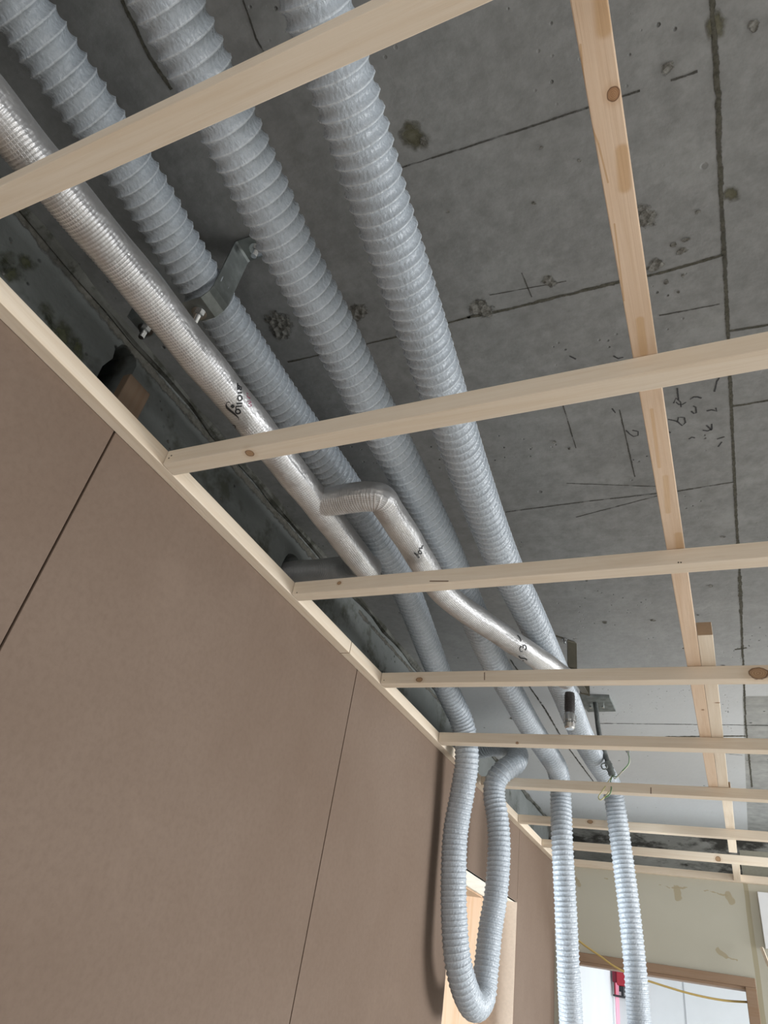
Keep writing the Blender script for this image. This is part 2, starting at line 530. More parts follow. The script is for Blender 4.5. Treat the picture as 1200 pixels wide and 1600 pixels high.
line_marks('pen_scribbles', [(q, .0014) for q in [
    [(1056, 628), (1061, 632), (1066, 632), (1072, 628)], [(1078, 624), (1084, 620), (1090, 620), (1096, 622)], [(1080, 642), (1084, 646), (1088, 645), (1087, 636), (1083, 634)], [(1104, 642), (1112, 640), (1120, 642), (1118, 637)],
    [(1044, 655), (1058, 658), (1066, 665), (1071, 660), (1069, 652), (1060, 652), (1058, 660)], [(1098, 672), (1106, 673), (1112, 670), (1112, 662)], [(1104, 664), (1112, 672)], [(1076, 686), (1081, 683), (1086, 684)],
    [(978, 672), (984, 678), (990, 682), (997, 680), (997, 674), (988, 672)], [(1120, 686), (1132, 682)], [(1052, 630), (1056, 622), (1063, 628), (1064, 636)], [(956, 638), (962, 645)], [(1060, 625), (1058, 606)], [(1128, 690), (1122, 698)],
    [(1116, 612), (1120, 596), (1124, 590)], [(958, 556), (966, 560), (974, 558)], [(890, 556), (900, 561)], [(1040, 672), (1048, 676)]]], M_PEN, slabp, DN, CEIL)
patch_marks('chipped_patches', [(752, 482, .021, .9), (858, 440, .011, 1), (1007, 338, .015, 1.4), (1024, 414, .013, .8), (560, 487, .017, 1), (437, 508, .028, 1), (945, 972, .008, 1), (1020, 969, .009, .7), (834, 317, .0035, 1),
    (1043, 106, .007, 1), (1178, 40, .006, 1), (1052, 382, .0045, 1), (1066, 392, .008, .7), (952, 1101, .008, 1), (800, 1122, .012, 1), (1130, 1040, .006, 1), (1067, 430, .003, 1), (1072, 374, .006, .6),
    (1041, 440, .004, 1), (1060, 455, .003, 1), (866, 690, .004, 1), (905, 578, .004, 1), (815, 930, .004, 1), (1130, 838, .006, .6), (1110, 915, .006, 1), (662, 219, .006, 1), (905, 250, .003, 1), (845, 230, .003, .8), (1090, 330, .004, 1), (700, 330, .003, 1), (1000, 600, .004, 1), (890, 700, .004, .8), (960, 900, .005, .6), (1090, 960, .004, 1)], M_CHIP, slabp, DN, CEIL)
patch_marks('damp_stains', [(648, 214, .020, 1), (1141, 302, .012, 1.1), (1118, 40, .010, 2.2)], M_STAIN, slabp, DN, CEIL)


def wall_with_holes(bm, x, y0, y1, z0, z1, holes, depth):
    """x-facing wall sheet (towards +x) with polygonal recesses going back by depth"""
    outer = [Vector((x, y0, z0)), Vector((x, y1, z0)), Vector((x, y1, z1)), Vector((x, y0, z1))]
    loops = [outer] + [[Vector((x, a, b)) for a, b in h] for h in holes]
    flat = [v for l in loops for v in l]
    tris = tessellate_polygon(loops)
    vs = [bm.verts.new(v) for v in flat]
    for t in tris:
        try: bm.faces.new([vs[i] for i in t])
        except ValueError: pass
    k = 4
    for h in loops[1:]:
        f = vs[k:k + len(h)]; k += len(h)
        b = [bm.verts.new(v.co - Vector((depth, 0, 0))) for v in f]
        for i in range(len(h)):
            j = (i + 1) % len(h); bm.faces.new((f[i], f[j], b[j], b[i]))
        bm.faces.new(b)


XC = -.97
hole_px = [(190, 538), (206, 540), (214, 552), (213, 572), (205, 588), (196, 640), (150, 640), (146, 610), (152, 588), (160, 572), (176, 560), (180, 545)]
H1 = [(on(px, py, 0, XC).y, on(px, py, 0, XC).z) for px, py in hole_px]
HC = (1.258, Z0 + .856)
H2 = [(HC[0] + .050 * math.cos(2 * PI * k / 24) * (1 + .05 * math.sin(5 * k)), HC[1] + .050 * math.sin(2 * PI * k / 24)) for k in range(24)]
bm = bmesh.new()
wall_with_holes(bm, XC, -3.6, 2.2, 1.9, ZS, [H1, H2], .14)
wall_with_holes(bm, XC, 3.08, 4.5, 1.9, ZS, [], .1)
box(bm, (XC - .02, 2.2, Z0 + .40), (XC, 3.08, ZS))
o = struct('wall_left_concrete', bm, M_WALLC)
WX = Vector((1, 0, 0))
def wallp(px, py): return on(px, py, 0, XC)
M_MOSS = soft_mat('green_stain', (.075, .08, .045), (.12, .125, .085), 60, .8, .05)
patch_marks('green_stains', [(16, 425, .020, 1.2), (40, 410, .018, 1), (8, 405, .02, 1), (95, 520, .03, 1), (120, 545, .02, 1), (75, 490, .02, 1)], M_MOSS, wallp, WX, o)
patch_marks('pits', [(37, 352, .003, 1), (17, 380, .002, 1), (5, 428, .003, 1), (252, 640, .003, 1), (250, 627, .002, 1), (262, 690, .004, 1), (265, 702, .003, 1), (115, 427, .004, 1), (262, 652, .002, 1), (575, 1008, .005, 1), (580, 1032, .007, 1.6),
    (555, 965, .004, 1), (585, 1010, .003, 1), (340, 792, .005, 1), (345, 780, .004, 1), (490, 955, .003, 1)], M_CHIP, wallp, WX, o)
M_TAPE = soft_mat('formwork_band', (.085, .08, .065), (.16, .155, .135), 60, .45, .35)
line_marks('formwork_bands', [([(20, 325), (110, 430), (250, 596), (345, 705), (520, 905)], .012), ([(560, 955), (640, 1045), (700, 1110)], .008)], M_TAPE, wallp, WX, o)
# rough mortar fillet where the slab meets that wall
bm = bmesh.new()
pts = [Vector((XC + .004, y * .09 - 3.4, ZS - .004 + .003 * math.sin(y * 1.7))) for y in range(0, 88)]
tube(bm, pts, lambda s, t, i: .010 + .004 * math.sin(i * 2.3) + .002 * math.sin(t * 3 + i), seg=8)
m_, nt = concrete_rough('corner_mortar', (.07, .07, .06), (.15, .15, .135), (.04, .04, .03), .6, 12)
struct('trim_1', bm, m_)

# plasterboard wall on the left, board by board, with open joints
bm = bmesh.new()
ye = 3.75; G = .0035; ZT = ZB + .022
DY0, DY1, DZ = 2.262, 3.038, Z0 + .367
def bd(y0, y1, z0, z1): box(bm, (-.8125, y0 + G / 2, z0), (-.80, y1 - G / 2, z1), .0008)
bd(-3.4, -1.297, 0, ZT); bd(-1.297, -.397, 0, ZT); bd(-.397, .503, 0, ZT); bd(.503, 1.404, 0, ZT); bd(1.404, DY0, 0, ZT)
bd(DY0, DY1, DZ, ZT); bd(DY1, ye + .01, 0, ZT)
box(bm, (-.86, -3.4, 0), (-.83, DY0 - .002, ZT - .03)); box(bm, (-.86, DY1 + .002, 0), (-.83, ye, ZT - .03))
struct('wall_left', bm, M_BOARD)

bm = bmesh.new(); box(bm, (-.80, -2.6, 0), (4.0, -2.5, ZS)); struct('wall_rear_blocker', bm, M_WHITE)  # unseen wall, added to block sky light from behind

# left doorway: plastered reveal with a pine frame deeper in
bm = bmesh.new()
box(bm, (-.93, DY1 - .002, 0), (-.8005, DY1 + .012, DZ + .012)); box(bm, (-.93, DY0 - .012, 0), (-.8005, DY0 + .002, DZ + .012))
struct('trim_2', bm, board_mat('reveal_lining', (.55, .43, .33), (.62, .50, .40)))
bm = bmesh.new(); box(bm, (-.93, DY0 - .012, DZ), (-.8005, DY1 + .012, DZ + .012))
struct('trim_3', bm, plain('head_lining_white', (.74, .70, .60), .7, nscale=12))
M_PINE = wood('door_pine', 2, tone=.95, warm=2.2)
M_PINE2 = board_mat('plywood_panel', (.34, .215, .125), (.39, .255, .155))
bm = bmesh.new()
box(bm, (-1.06, DY1 - .05, 0), (-.93, DY1 + .01, DZ + .01), .002); box(bm, (-1.06, DY0 - .01, 0), (-.93, DY0 + .03, DZ + .01), .002)
box(bm, (-1.06, DY0, DZ - .006), (-.93, DY1, DZ + .03), .002)
struct('door_1', bm, M_PINE)
# left room, as far as the doorway shows it
bm = bmesh.new()
box(bm, (-3.4, 3.9, 0), (-1.06, 3.95, ZS)); box(bm, (-3.4, 1.3, 0), (-1.06, 1.35, ZS))
struct('wall_left_room', bm, M_WHITE)
bm = bmesh.new()
for k in range(6):
    box(bm, (-1.98 + k * .152, 3.60, 0), (-1.832 + k * .152, 3.64, 2.3), .003)
struct('trim_4', bm, M_PINE2)

# end wall with its doorway, boards above
M_CREAM = None
m = NT('cream_board_with_filler'); P = m.geo()
c = m.ramp(m.noise(P, 2, 4), [(.3, (.48, .465, .385)), (.7, (.53, .515, .435))])
Rr = m.vec('ADD', P, m.vec('SCALE', m.vec('SUBTRACT', m.noise(P, 25, 3, out='Color'), (.5, .5, .5)), scale=.03))
for a, b, hw in [((1058, 1388), (1060, 1402), .016), ((1030, 1382), (1056, 1388), .003), ((1056, 1387), (1074, 1387), .003), ((1138, 1400), (1143, 1408), .017), ((1100, 1391), (1136, 1400), .003),
                 ((1122, 1484), (1134, 1494), .011), ((1134, 1494), (1152, 1500), .003), ((900, 1372), (906, 1383), .008), ((945, 1372), (960, 1376), .002), ((905, 1438), (912, 1432), .003)]:
    A = on(*a, 1, ye); B = on(*b, 1, ye)
    d = seg_dist(m, Rr, tuple(A), tuple(B))
    c = m.mix(m.map(d, hw * .8, hw * 1.1, .85, 0), c, (.40, .345, .23))
x = m.sep(m.vec('ADD', P, m.vec('SCALE', m.vec('SUBTRACT', m.noise(P, 6, 2, out='Color'), (.5, .5, .5)), scale=.012)))[0]
tp = m.math('MULTIPLY', m.map(x, .034, .036), m.map(x, .053, .055, 1, 0))
c = m.mix(m.math('MULTIPLY', tp, .8), c, (.36, .32, .21))
M_CREAM = m.fin(c, .75, spec=.3)
EX0, EX1, EZ = -.72, -.008, Z0 + .247
bm = bmesh.new()
box(bm, (-.80, ye, EZ + .02), (1.9, ye + .06, ZT)); box(bm, (EX1 + .03, ye, 0), (1.9, ye + .06, EZ + .02)); box(bm, (-.80, ye, 0), (EX0 - .03, ye + .06, EZ + .02))
struct('wall_end', bm, M_CREAM)
bm = bmesh.new()
box(bm, (EX0 - .042, ye - .012, EZ), (EX1 + .042, ye + .11, EZ + .034), .002)
box(bm, (EX1, ye - .012, 0), (EX1 + .042, ye + .11, EZ), .002); box(bm, (EX0 - .042, ye - .012, 0), (EX0, ye + .11, EZ), .002)
box(bm, (EX0 - .03, ye - .005, EZ - .012), (EX1 + .03, ye + .1, EZ), .001)
struct('door_2', bm, wood('architrave_pine', 0, tone=.40, warm=2.4))
# beam over the end wall
bm = bmesh.new(); box(bm, (-3.4, 4.35, Z0 + .55), (4.6, 4.75, ZS)); struct('trim_5', bm, M_BEAM)
# far room
bm = bmesh.new()
box(bm, (-.80, 5.50, 0), (2.2, 5.56, ZS)); box(bm, (-.86, 3.86, 0), (-.795, 5.50, 2.2))
for k in (-.368,):
    pass
struct('wall_far_room', bm, M_WHITE)


# ================================================================== TIMBER GRID
def at(px, py, h):
    """place on a level plane h above the lens"""
    return on(px, py, 2, Z0 + h)


def timber(name, a, b, axis, label, cat, group=None, knots=(), marks=(), warm=0.0, tone=1.0, rotz=0.0, nails=()):
    a = Vector(a); b = Vector(b)
    mid = (a + b) / 2
    bm = bmesh.new(); box(bm, a, b, .0011)
    # slight sawn waviness comes from the bump; a hair of twist keeps them from looking machined
    mat = wood(name + '_wood', axis, knots, tone, warm, marks)
    o = new(name, bm, mat, loc=mid)
    o.rotation_euler.z = rotz
    tag(o, label, cat, group)
    for n in nails:
        bm = bmesh.new(); n = Vector(n)
        d = Vector((0, -1, 0)) if abs(n.y - a.y) < .004 else Vector((0, 0, -1))
        cyl(bm, n - d * .004, n + d * .0006, .0013, 8)
        new('nail_head', bm, M_DKST, o)
    return o


GRP = 'pale softwood cross battens of the ceiling grid'
# (front y, back y, left x, right x, label, knots, marks)
def onb(px, py, y): return on(px, py, 1, y)
XL = -.7735
CB = [
    (.142, .171, XL, 'wide-looking cross batten nearest the viewer, passing under three ducts at the top of the frame', [], []),
    (.590, .620, XL, 'second cross batten with an oval knot near its wall end', [((at(390, 708, .640)), .0075, 1.0)], [], ),
    (1.022, 1.052, XL, 'third cross batten, under the bend of the foil pipe and with a dark split', [((on(530, 911, 1, 1.022)), .004, 1.2)],
     [(on(672, 908, 1, 1.022), on(700, 908, 1, 1.022), .0012, (.12, .06, .03))]),
    (1.490, 1.520, XL, 'fourth cross batten with a large brown knot at its right end', [((on(1185, 1052, 1, 1.49)), .013, 1.5), ((on(655, 1062, 1, 1.49)), .006, 1.6)],
     [(on(757, 1051, 1, 1.49), on(757, 1062, 1, 1.49), .0012, (.12, .06, .03))]),
    (1.937, 1.972, XL, 'fifth cross batten, just ahead of the hanging duct loop', [((on(808, 1161, 1, 1.937)), .004, 1)], []),
    (2.388, 2.424, XL, 'sixth cross batten, with the earth wires drooping in front of it', [],
     [(on(1017, 1231, 1, 2.388), on(1017, 1241, 1, 2.388), .0016, (.12, .06, .03))]),
    (2.905, 2.938, XL, 'seventh cross batten with a small knot between the two hanging ducts', [((on(922, 1284, 1, 2.905)), .007, 1.6)], []),
    (3.335, 3.365, XL, 'eighth cross batten, last before the end wall and with a reddish knot', [((on(1122, 1342, 1, 3.335)), .010, 1.0)], []),
]
nail_px = {1: [(264, 716), (268, 712)], 2: [(1060, 879), (1064, 879), (464, 926)], 3: [(600, 1063)]}
for i, (y0, y1, x0, lab, kn, mk) in enumerate([c[:6] for c in CB]):
    nl = [on(px, py, 1, y0) for px, py in nail_px.get(i, [])]
    timber('ceiling_batten', (x0, y0, ZB), (1.9, y1, ZB + .030), 0, lab, 'batten', GRP, kn, mk, warm=[.9, .5, .35, .5, .6, .6, .3, .3][i], tone=[.98, .97, .98, .97, 1, 1, 1, 1][i], nails=nl)
RG = 'softwood runners above the cross battens'
timber('runner_batten', (-.0365, -.9, ZB + .0305), (-.0085, 2.42, ZB + .060), 1, 'long runner batten with a round knot, crossing above the cross battens toward the end wall', 'batten', RG,
       [((at(958, 147, .6705)), .0058, 1.1), ((at(1098, 1109, .6705)), .003, 1.3)],
       [(at(a_[0], a_[1], .6705), at(b_[0], b_[1], .6705), h_, c_) for a_, b_, h_, c_ in [
           ((941, -10), (944, 45), .0065, (.60, .44, .27)), ((972, 235), (976, 292), .0058, (.60, .44, .27)),
           ((907, 70), (917, 180), .0008, (.56, .41, .25)), ((917, 180), (935, 225), .0008, (.56, .41, .25)), ((935, 225), (950, 285), .0008, (.56, .41, .25)),
           ((960, 350), (975, 470), .0008, (.58, .43, .27)), ((1000, 500), (1006, 552), .0045, (.64, .49, .31)), ((1018, 640), (1030, 730), .0022, (.64, .49, .32)),
           ((1060, 835), (1063, 866), .006, (.62, .47, .30)), ((1040, 745), (1044, 800), .004, (.66, .52, .35))]], warm=1.3, tone=.98)
timber('runner_batten', (-.0080, 1.345, ZB + .0305), (.0205, 2.42, ZB + .060), 1, 'short runner batten laid beside the long runner, its sawn end grain showing', 'batten', RG,
       [((at(1121, 1098, .6705)), .006, .5)], [], warm=.4, tone=1.02)
timber('runner_batten', (-.003, 2.43, ZB + .0305), (.027, 3.30, ZB + .060), 1, 'far piece of runner batten between the sixth and eighth cross battens', 'batten', RG, [], [], warm=.2, tone=1.03)
timber('runner_batten', (.002, 3.366, ZB), (.031, 3.718, ZB + .030), 1, 'stub of batten joining the last cross batten to the end wall ledger', 'batten', RG, [], [], warm=.4)
timber('ledger_batten', (-.7995, -1.2, ZB), (-.7745, 1.306, ZB + .030), 1, 'ledger batten fixed along the top of the brown wall boards, near length', 'batten', 'wall ledgers', [], [], warm=.6, tone=.98)
timber('ledger_batten', (-.7995, 1.308, ZB), (-.7745, 3.718, ZB + .030), 1, 'ledger batten fixed along the brown wall boards, far length past the butt joint', 'batten', 'wall ledgers', [], [], warm=.6)
timber('ledger_batten', (-.7995, 3.72, ZB - .002), (1.9, 3.7495, ZB + .028), 0, 'ledger batten fixed across the top of the cream end wall', 'batten', 'wall ledgers', [], [], warm=.5)

# ================================================================== FLEXIBLE DUCTS
PITCH = .0182


def np_tube(name, pts, Rm, mat, parent=None, loc=None, phase=None):
    """smooth tube from centre points and an (n, seg) array of radii, UV = (arc length, turn)"""
    fr = frames(pts); n, seg = Rm.shape
    C = np.array([tuple(p) for p in pts]); N = np.array([tuple(f[1]) for f in fr]); B = np.array([tuple(f[2]) for f in fr])
    th = np.arange(seg) * 2 * PI / seg
    V = C[:, None] + Rm[..., None] * (N[:, None] * np.cos(th)[None, :, None] + B[:, None] * np.sin(th)[None, :, None])
    if loc is not None: V = V - np.array(tuple(loc))
    i = np.arange(n - 1)[:, None]; k = np.arange(seg)[None]; k2 = (k + 1) % seg
    Fc = np.stack([i * seg + k, i * seg + k2, (i + 1) * seg + k2, (i + 1) * seg + k], -1).reshape(-1, 4)[:, ::-1]
    me = bpy.data.meshes.new(name)
    faces = Fc.tolist() + [list(range(seg)), list(range((n - 1) * seg, n * seg))[::-1]]
    me.from_pydata(V.reshape(-1, 3).tolist(), [], faces)
    S = np.concatenate([[0], np.cumsum(np.linalg.norm(np.diff(C, axis=0), axis=1))])
    u = np.stack([S[i + 0 * k], S[i + 0 * k], S[i + 1 + 0 * k], S[i + 1 + 0 * k]], -1).reshape(-1, 4)[:, ::-1]
    v = np.stack([k + 0 * i, k + 1 + 0 * i, k + 1 + 0 * i, k + 0 * i], -1).reshape(-1, 4)[:, ::-1] / seg
    if phase is not None:
        p_ = np.array(phase); u = np.stack([p_[i + 0 * k], p_[i + 0 * k], p_[i + 1 + 0 * k], p_[i + 1 + 0 * k]], -1).reshape(-1, 4)[:, ::-1] - v
    uv = np.concatenate([np.stack([u, v], -1).reshape(-1), np.zeros(seg * 4)])
    lay = me.uv_layers.new(name='UVMap'); lay.data.foreach_set('uv', uv)
    me.polygons.foreach_set('use_smooth', [True] * len(me.polygons))
    me.materials.append(mat); me.update()
    o = bpy.data.objects.new(name, me); COL.objects.link(o)
    if loc is not None: o.location = loc
    if parent is not None:
        o.parent = parent; o.matrix_parent_inverse = Matrix.Translation(-world_loc(parent))
    return o


def duct(name, ctrl, label, r=.0384, step=PITCH / 13, seg=72, group=None, amp=.0040, pitchf=None):
    pts = spline(ctrl, step)
    rs = np.random.RandomState(len(label))
    ph = [0.0]
    for a, b in zip(pts, pts[1:]):
        ph.append(ph[-1] + (b - a).length / (PITCH * (pitchf(b) if pitchf else 1.0)))
    th = np.arange(seg) * 2 * PI / seg
    turn = np.array(ph)[:, None] - th[None] / (2 * PI)
    q = turn % 1.0; k = (np.floor(turn).astype(int)) % 4000
    wob = rs.uniform(-1, 1, 4000)
    pf = np.array([(pitchf(p) if pitchf else 1.0) for p in pts])[:, None] ** 1.6
    pf = np.convolve(pf[:, 0], np.ones(61) / 61, mode='same')[:, None]; pf[:31] = 1; pf[-31:] = pf[-32]
    dip = np.sin(PI * q) ** .85 * pf
    wire = np.exp(-((np.minimum(q, 1 - q)) / .055) ** 2)
    # the film hangs in small pleats between the wires
    pl = (np.sin(th[None] * 23 + wob[k] * 9) * .5 + np.sin(th[None] * 37 + wob[(k + 7) % 4000] * 9) * .5) * (1 - .6 * q)
    R_ = r - amp * (1 + .15 * wob[k]) * dip + .0007 * wire + .00034 * pl * dip
    # slight flattening and sag of the whole hose
    S = np.arange(len(pts))[:, None] * step
    R_ = R_ * (1 + .012 * np.sin(S * 7 + wob[3] * 6 + th[None]) + .010 * np.cos(2 * th[None] + S * 3))
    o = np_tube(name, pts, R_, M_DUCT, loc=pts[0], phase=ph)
    return tag(o, label, 'duct', group)


DG = 'ribbed grey flexible ventilation ducts'


def P(px, py, h): return at(px, py, h)
def PY(px, py, y): return on(px, py, 1, y)


A0 = P(145, 183, .88); A1 = P(217, 286, .88)
dirA = (P(467, 664, .88) - A0).normalized()
ctrlA = [A0 - dirA * 1.1, A0 - dirA * .5, A0 - dirA * .09, P(217, 286, .88), P(290, 405, .88), P(416, 592, .88), P(467, 664, .88), P(533, 754, .878), P(612, 875, .875), P(641, 937, .865),
         P(682, 1042, .825), PY(706, 1094, 1.945), PY(719, 1122, 2.01), PY(727, 1150, 2.045), PY(729, 1190, 2.055), PY(723, 1235, 2.065), PY(712, 1300, 2.075), PY(709, 1370, 2.085), PY(710, 1440, 2.10), PY(715, 1500, 2.12), PY(727, 1548, 2.17),
         PY(741, 1572, 2.24), PY(754, 1556, 2.31), PY(760, 1510, 2.33), PY(766, 1455, 2.34), PY(776, 1390, 2.345), PY(780, 1320, 2.345), PY(777, 1275, 2.345), PY(772, 1244, 2.345), PY(774, 1222, 2.345), PY(786, 1205, 2.35), PY(801, 1195, 2.38),
         PY(809, 1180, 2.45), PY(797, 1168, 2.53), PY(772, 1166, 2.61), PY(747, 1171, 2.66), PY(734, 1175, 2.68)]
def pfA(p):
    return 1.0 if p.y < .5 else (.96 if p.z > Z0 + .8 else .80)
duct('flexible_duct', ctrlA, 'leftmost ribbed grey duct, beside the foil pipe, hanging in a loop at its far end', group=DG, pitchf=pfA)

B0 = P(290, 63, .81); dirB = (P(512, 502, .81) - B0).normalized()
ctrlB = [B0 - dirB * 1.1, B0 - dirB * .5, B0, P(350, 182, .81), P(403, 290, .81), P(450, 388, .81), P(512, 502, .81), P(582, 638, .81), P(644, 758, .81), P(688, 845, .81), P(735, 950, .807), P(772, 1034, .80), P(798, 1081, .79), P(830, 1137, .78),
         P(856, 1177, .765), PY(871, 1203, 2.56), PY(875, 1225, 2.61), PY(876, 1250, 2.62), PY(878, 1310, 2.60), PY(884, 1420, 2.62), PY(888.5, 1520, 2.65), PY(892.5, 1600, 2.68), PY(897, 1720, 2.7), PY(900, 1850, 2.7)]
duct('flexible_duct', ctrlB, 'middle ribbed grey duct, dropping straight down as the left one of the two free-hanging ends', group=DG, pitchf=lambda p: 1.0 if p.z > Z0 + .74 else (.84 if p.z > Z0 + .13 else .62))

C0 = P(536, 135, .80); dirC = (P(677, 568, .80) - C0).normalized()
ctrlC = [C0 - dirC * 1.1, C0 - dirC * .5, C0, P(587, 300, .80), P(622, 405, .80), P(677, 568, .80), P(735, 741, .80), P(790, 886, .80), P(823, 952, .80), P(880, 1077, .80), P(908, 1147, .80),
         P(932, 1190, .785), PY(951, 1219, 2.72), PY(958, 1237, 2.77), PY(962, 1262, 2.79), PY(970, 1320, 2.80), PY(979.5, 1393, 2.80), PY(985, 1440, 2.80), PY(993, 1520, 2.80), PY(999, 1600, 2.81), PY(1012, 1720, 2.82), PY(1025, 1850, 2.82)]
duct('flexible_duct', ctrlC, 'right-hand ribbed grey duct of the three, ending as the rightmost free-hanging hose', group=DG, pitchf=lambda p: 1.0 if p.z > Z0 + .74 else (.84 if p.z > Z0 + .13 else .62))

# ================================================================== FOIL PIPE
foil = empty('insulated_pipe', P(225, 450, .725), 'silver foil-wrapped pipe with a right-hand branch, running between the wall ledger and the ducts', 'pipe')
RF = .0285


def wrap(name, ctrl, r, parent, seed, seg=88, step=.0007):
    pts = spline(ctrl, step)
    rs = np.random.RandomState(seed); p1, p2, p3, p4 = rs.uniform(0, 6, 4)
    n = len(pts); S = np.arange(n)[:, None] * step; t = np.arange(seg)[None] * 2 * PI / seg
    wrapq = np.sin(2 * PI * (S + .0012 * np.sin(t + 1.0)) / .0049)
    ring = np.exp(-((1 - wrapq) / .55) ** 2) * .0009
    zone = np.clip((np.sin(S * 11 + p1) + .5 * np.sin(S * 31 + p2) + 1.25) * 1.4, .25, 1)
    side = 1 / (1 + np.exp((np.cos(t - 1.15) - .62) * 14))
    ring = ring * zone * (.1 + .9 * side)
    dash = .00030 * np.sin(t * 40) * zone * side * np.clip(wrapq, 0, 1)
    seam = .0009 / (1 + np.exp(-(np.abs(((t - 2.02) % (2 * PI)) - .0) - .02) * 60)) * np.exp(-(((t - 2.02) % (2 * PI)) / .5) ** 2)
    lump = .0007 * np.sin(S * 21 + p1 + t) + .0004 * np.sin(S * 47 + p2 - 2 * t) + .0003 * np.sin(3 * t + S * 60 + p3)
    e = np.ones((n, 1)); kk = np.minimum(np.arange(n), n - 1 - np.arange(n))[:, None] * step / r
    e = np.where(kk < .35, .72 + .28 * np.sin(np.minimum(1, kk / .35) * PI / 2), 1.0)
    return np_tube(name, pts, (r + ring + dash + seam + lump) * e, M_FOIL, parent)


F0 = P(162, 376, .725); dirF = (P(440, 716, .725) - F0).normalized()
ctrlF = [F0 - dirF * 1.1, F0 - dirF * .5, F0, P(225, 450, .725), P(352, 608, .725), P(440, 716, .725), P(533, 835, .725), P(562, 873, .725), Vector((-.640, 1.080, Z0 + .731)), Vector((-.652, 1.108, Z0 + .748)), Vector((-.682, 1.145, Z0 + .778)), Vector((-.722, 1.190, Z0 + .813)), Vector((-.765, 1.232, Z0 + .842)), Vector((-.812, 1.255, Z0 + .855)), Vector((-.87, 1.258, Z0 + .856)), Vector((-.99, 1.258, Z0 + .856)), Vector((-1.06, 1.258, Z0 + .856))]
main = wrap('main_run', ctrlF, RF, foil, 1)
ctrlG = [P(496, 786, .725), P(530, 781, .725), P(572, 775, .725), P(594, 777, .725), P(607, 795, .725), P(622, 818, .725), P(650, 862, .725), P(672, 897, .725), P(690, 922, .725), P(720, 949, .725), P(770, 982, .725),
         P(820, 1015, .727), P(862, 1044, .733), P(888, 1062, .738)]
branch = wrap('branch_run', ctrlG, .0275, foil, 5)

# printed lettering laid on the wrap
def bvh(o):
    me = o.data
    off = Vector((0, 0, 0))
    return BVHTree.FromPolygons([v.co + off for v in me.vertices], [list(p.vertices) for p in me.polygons])


def print_on(surf, strokes, mat, parent, name):
    tree = bvh(surf); bm = bmesh.new()
    for pl, wd in strokes:
        dense = []
        for (a, b) in zip(pl, pl[1:]):
            L = math.dist(a, b); n = max(1, int(L / 1.0))
            for k in range(n): dense.append((a[0] + (b[0] - a[0]) * k / n, a[1] + (b[1] - a[1]) * k / n))
        dense.append(pl[-1])
        prev = None
        n = len(dense)
        for i, q in enumerate(dense):
            p0 = dense[max(0, i - 1)]; p1 = dense[min(n - 1, i + 1)]
            dx, dy = p1[0] - p0[0], p1[1] - p0[1]; L = math.hypot(dx, dy) or 1
            wv = wd(i / max(1, n - 1)) if callable(wd) else wd
            row = []
            for s in (-.5, -.17, .17, .5):
                d = ray(q[0] - dy / L * wv * s, q[1] + dx / L * wv * s)
                h = tree.ray_cast(EYE, d)
                if h[0] is None: row = None; break
                nn = h[1] if h[1].dot(d) < 0 else -h[1]
                row.append(bm.verts.new(h[0] + nn * .0005))
            if prev and row:
                for k in range(3): bm.faces.new((prev[k], prev[k + 1], row[k + 1], row[k]))
            prev = row
    return new(name, bm, mat, parent)


def zz(o, s, pts): return [(o[0] + x / s, o[1] + y / s) for x, y in pts]
def ringp(cx, cy, rx, ry, a0=0, a1=360, n=18, tilt=0):
    out = []
    for k in range(n + 1):
        t = math.radians(a0 + (a1 - a0) * k / n); x = rx * math.cos(t); y = ry * math.sin(t); c, s = math.cos(tilt), math.sin(tilt)
        out.append((cx + x * c - y * s, cy + x * s + y * c))
    return out
O1 = (340, 590); K1 = 17.78
st = [(zz(O1, K1, [(335, 692), (290, 680), (255, 705), (236, 760), (262, 830), (340, 900), (450, 990), (535, 1068), (578, 1120), (588, 1172)]), lambda t: .8 + 2.6 * math.sin(PI * min(1, t * 1.05)) ** .7 if t > .2 else 1.2),
      (zz(O1, K1, [(385, 796), (446, 796)]), 5.6), (zz(O1, K1, [(362, 796), (470, 796)]), 3.2),
      (zz(O1, K1, ringp(565, 940, 66, 60)), 2.3),
      (zz(O1, K1, [(520, 798), (672, 790)]), 2.0), (zz(O1, K1, [(522, 722), (685, 712)]), 2.4), (zz(O1, K1, [(512, 790), (512, 900)]), 1.6),
      (zz(O1, K1, ringp(617, 568, 58, 70)), 2.2),
      (zz(O1, K1, [(555, 425), (675, 418)]), 2.8),
      (zz(O1, K1, [(552, 150), (556, 250), (560, 345)]), 1.9), (zz(O1, K1, [(556, 200), (622, 255), (575, 300), (650, 345)]), 2.0), (zz(O1, K1, [(655, 245), (655, 345)]), 1.4)]
print_on(main, st, M_INK, main, 'printed_lettering')
st = [(zz(O1, K1, ringp(448, 1370, 52, 52)), 1.4), (zz(O1, K1, [(250, 1205), (330, 1250), (365, 1300), (400, 1330)]), 1.3)]
print_on(main, st, M_INK, main, 'printed_lettering')
st = [(zz(O1, K1, p), .9) for p in ([(790, 430), (835, 440), (830, 470)], [(815, 500), (840, 560), (895, 560), (880, 590)], [(820, 660), (905, 655), (925, 700), (850, 720), (935, 750), (930, 795), (845, 800)])]
print_on(main, st, M_PINK, main, 'printed_lettering')
O2 = (635, 840); K2 = 24.
st = [(zz(O2, K2, [(292, 560), (380, 640), (475, 765)]), 2.6), (zz(O2, K2, [(390, 635), (450, 650)]), 2.2), (zz(O2, K2, ringp(508, 555, 55, 62, tilt=-.5)), 1.6),
      (zz(O2, K2, [(490, 400), (600, 400)]), 2.0), (zz(O2, K2, [(565, 370), (625, 285)]), 1.6), (zz(O2, K2, [(480, 480), (490, 400)]), 1.5)]
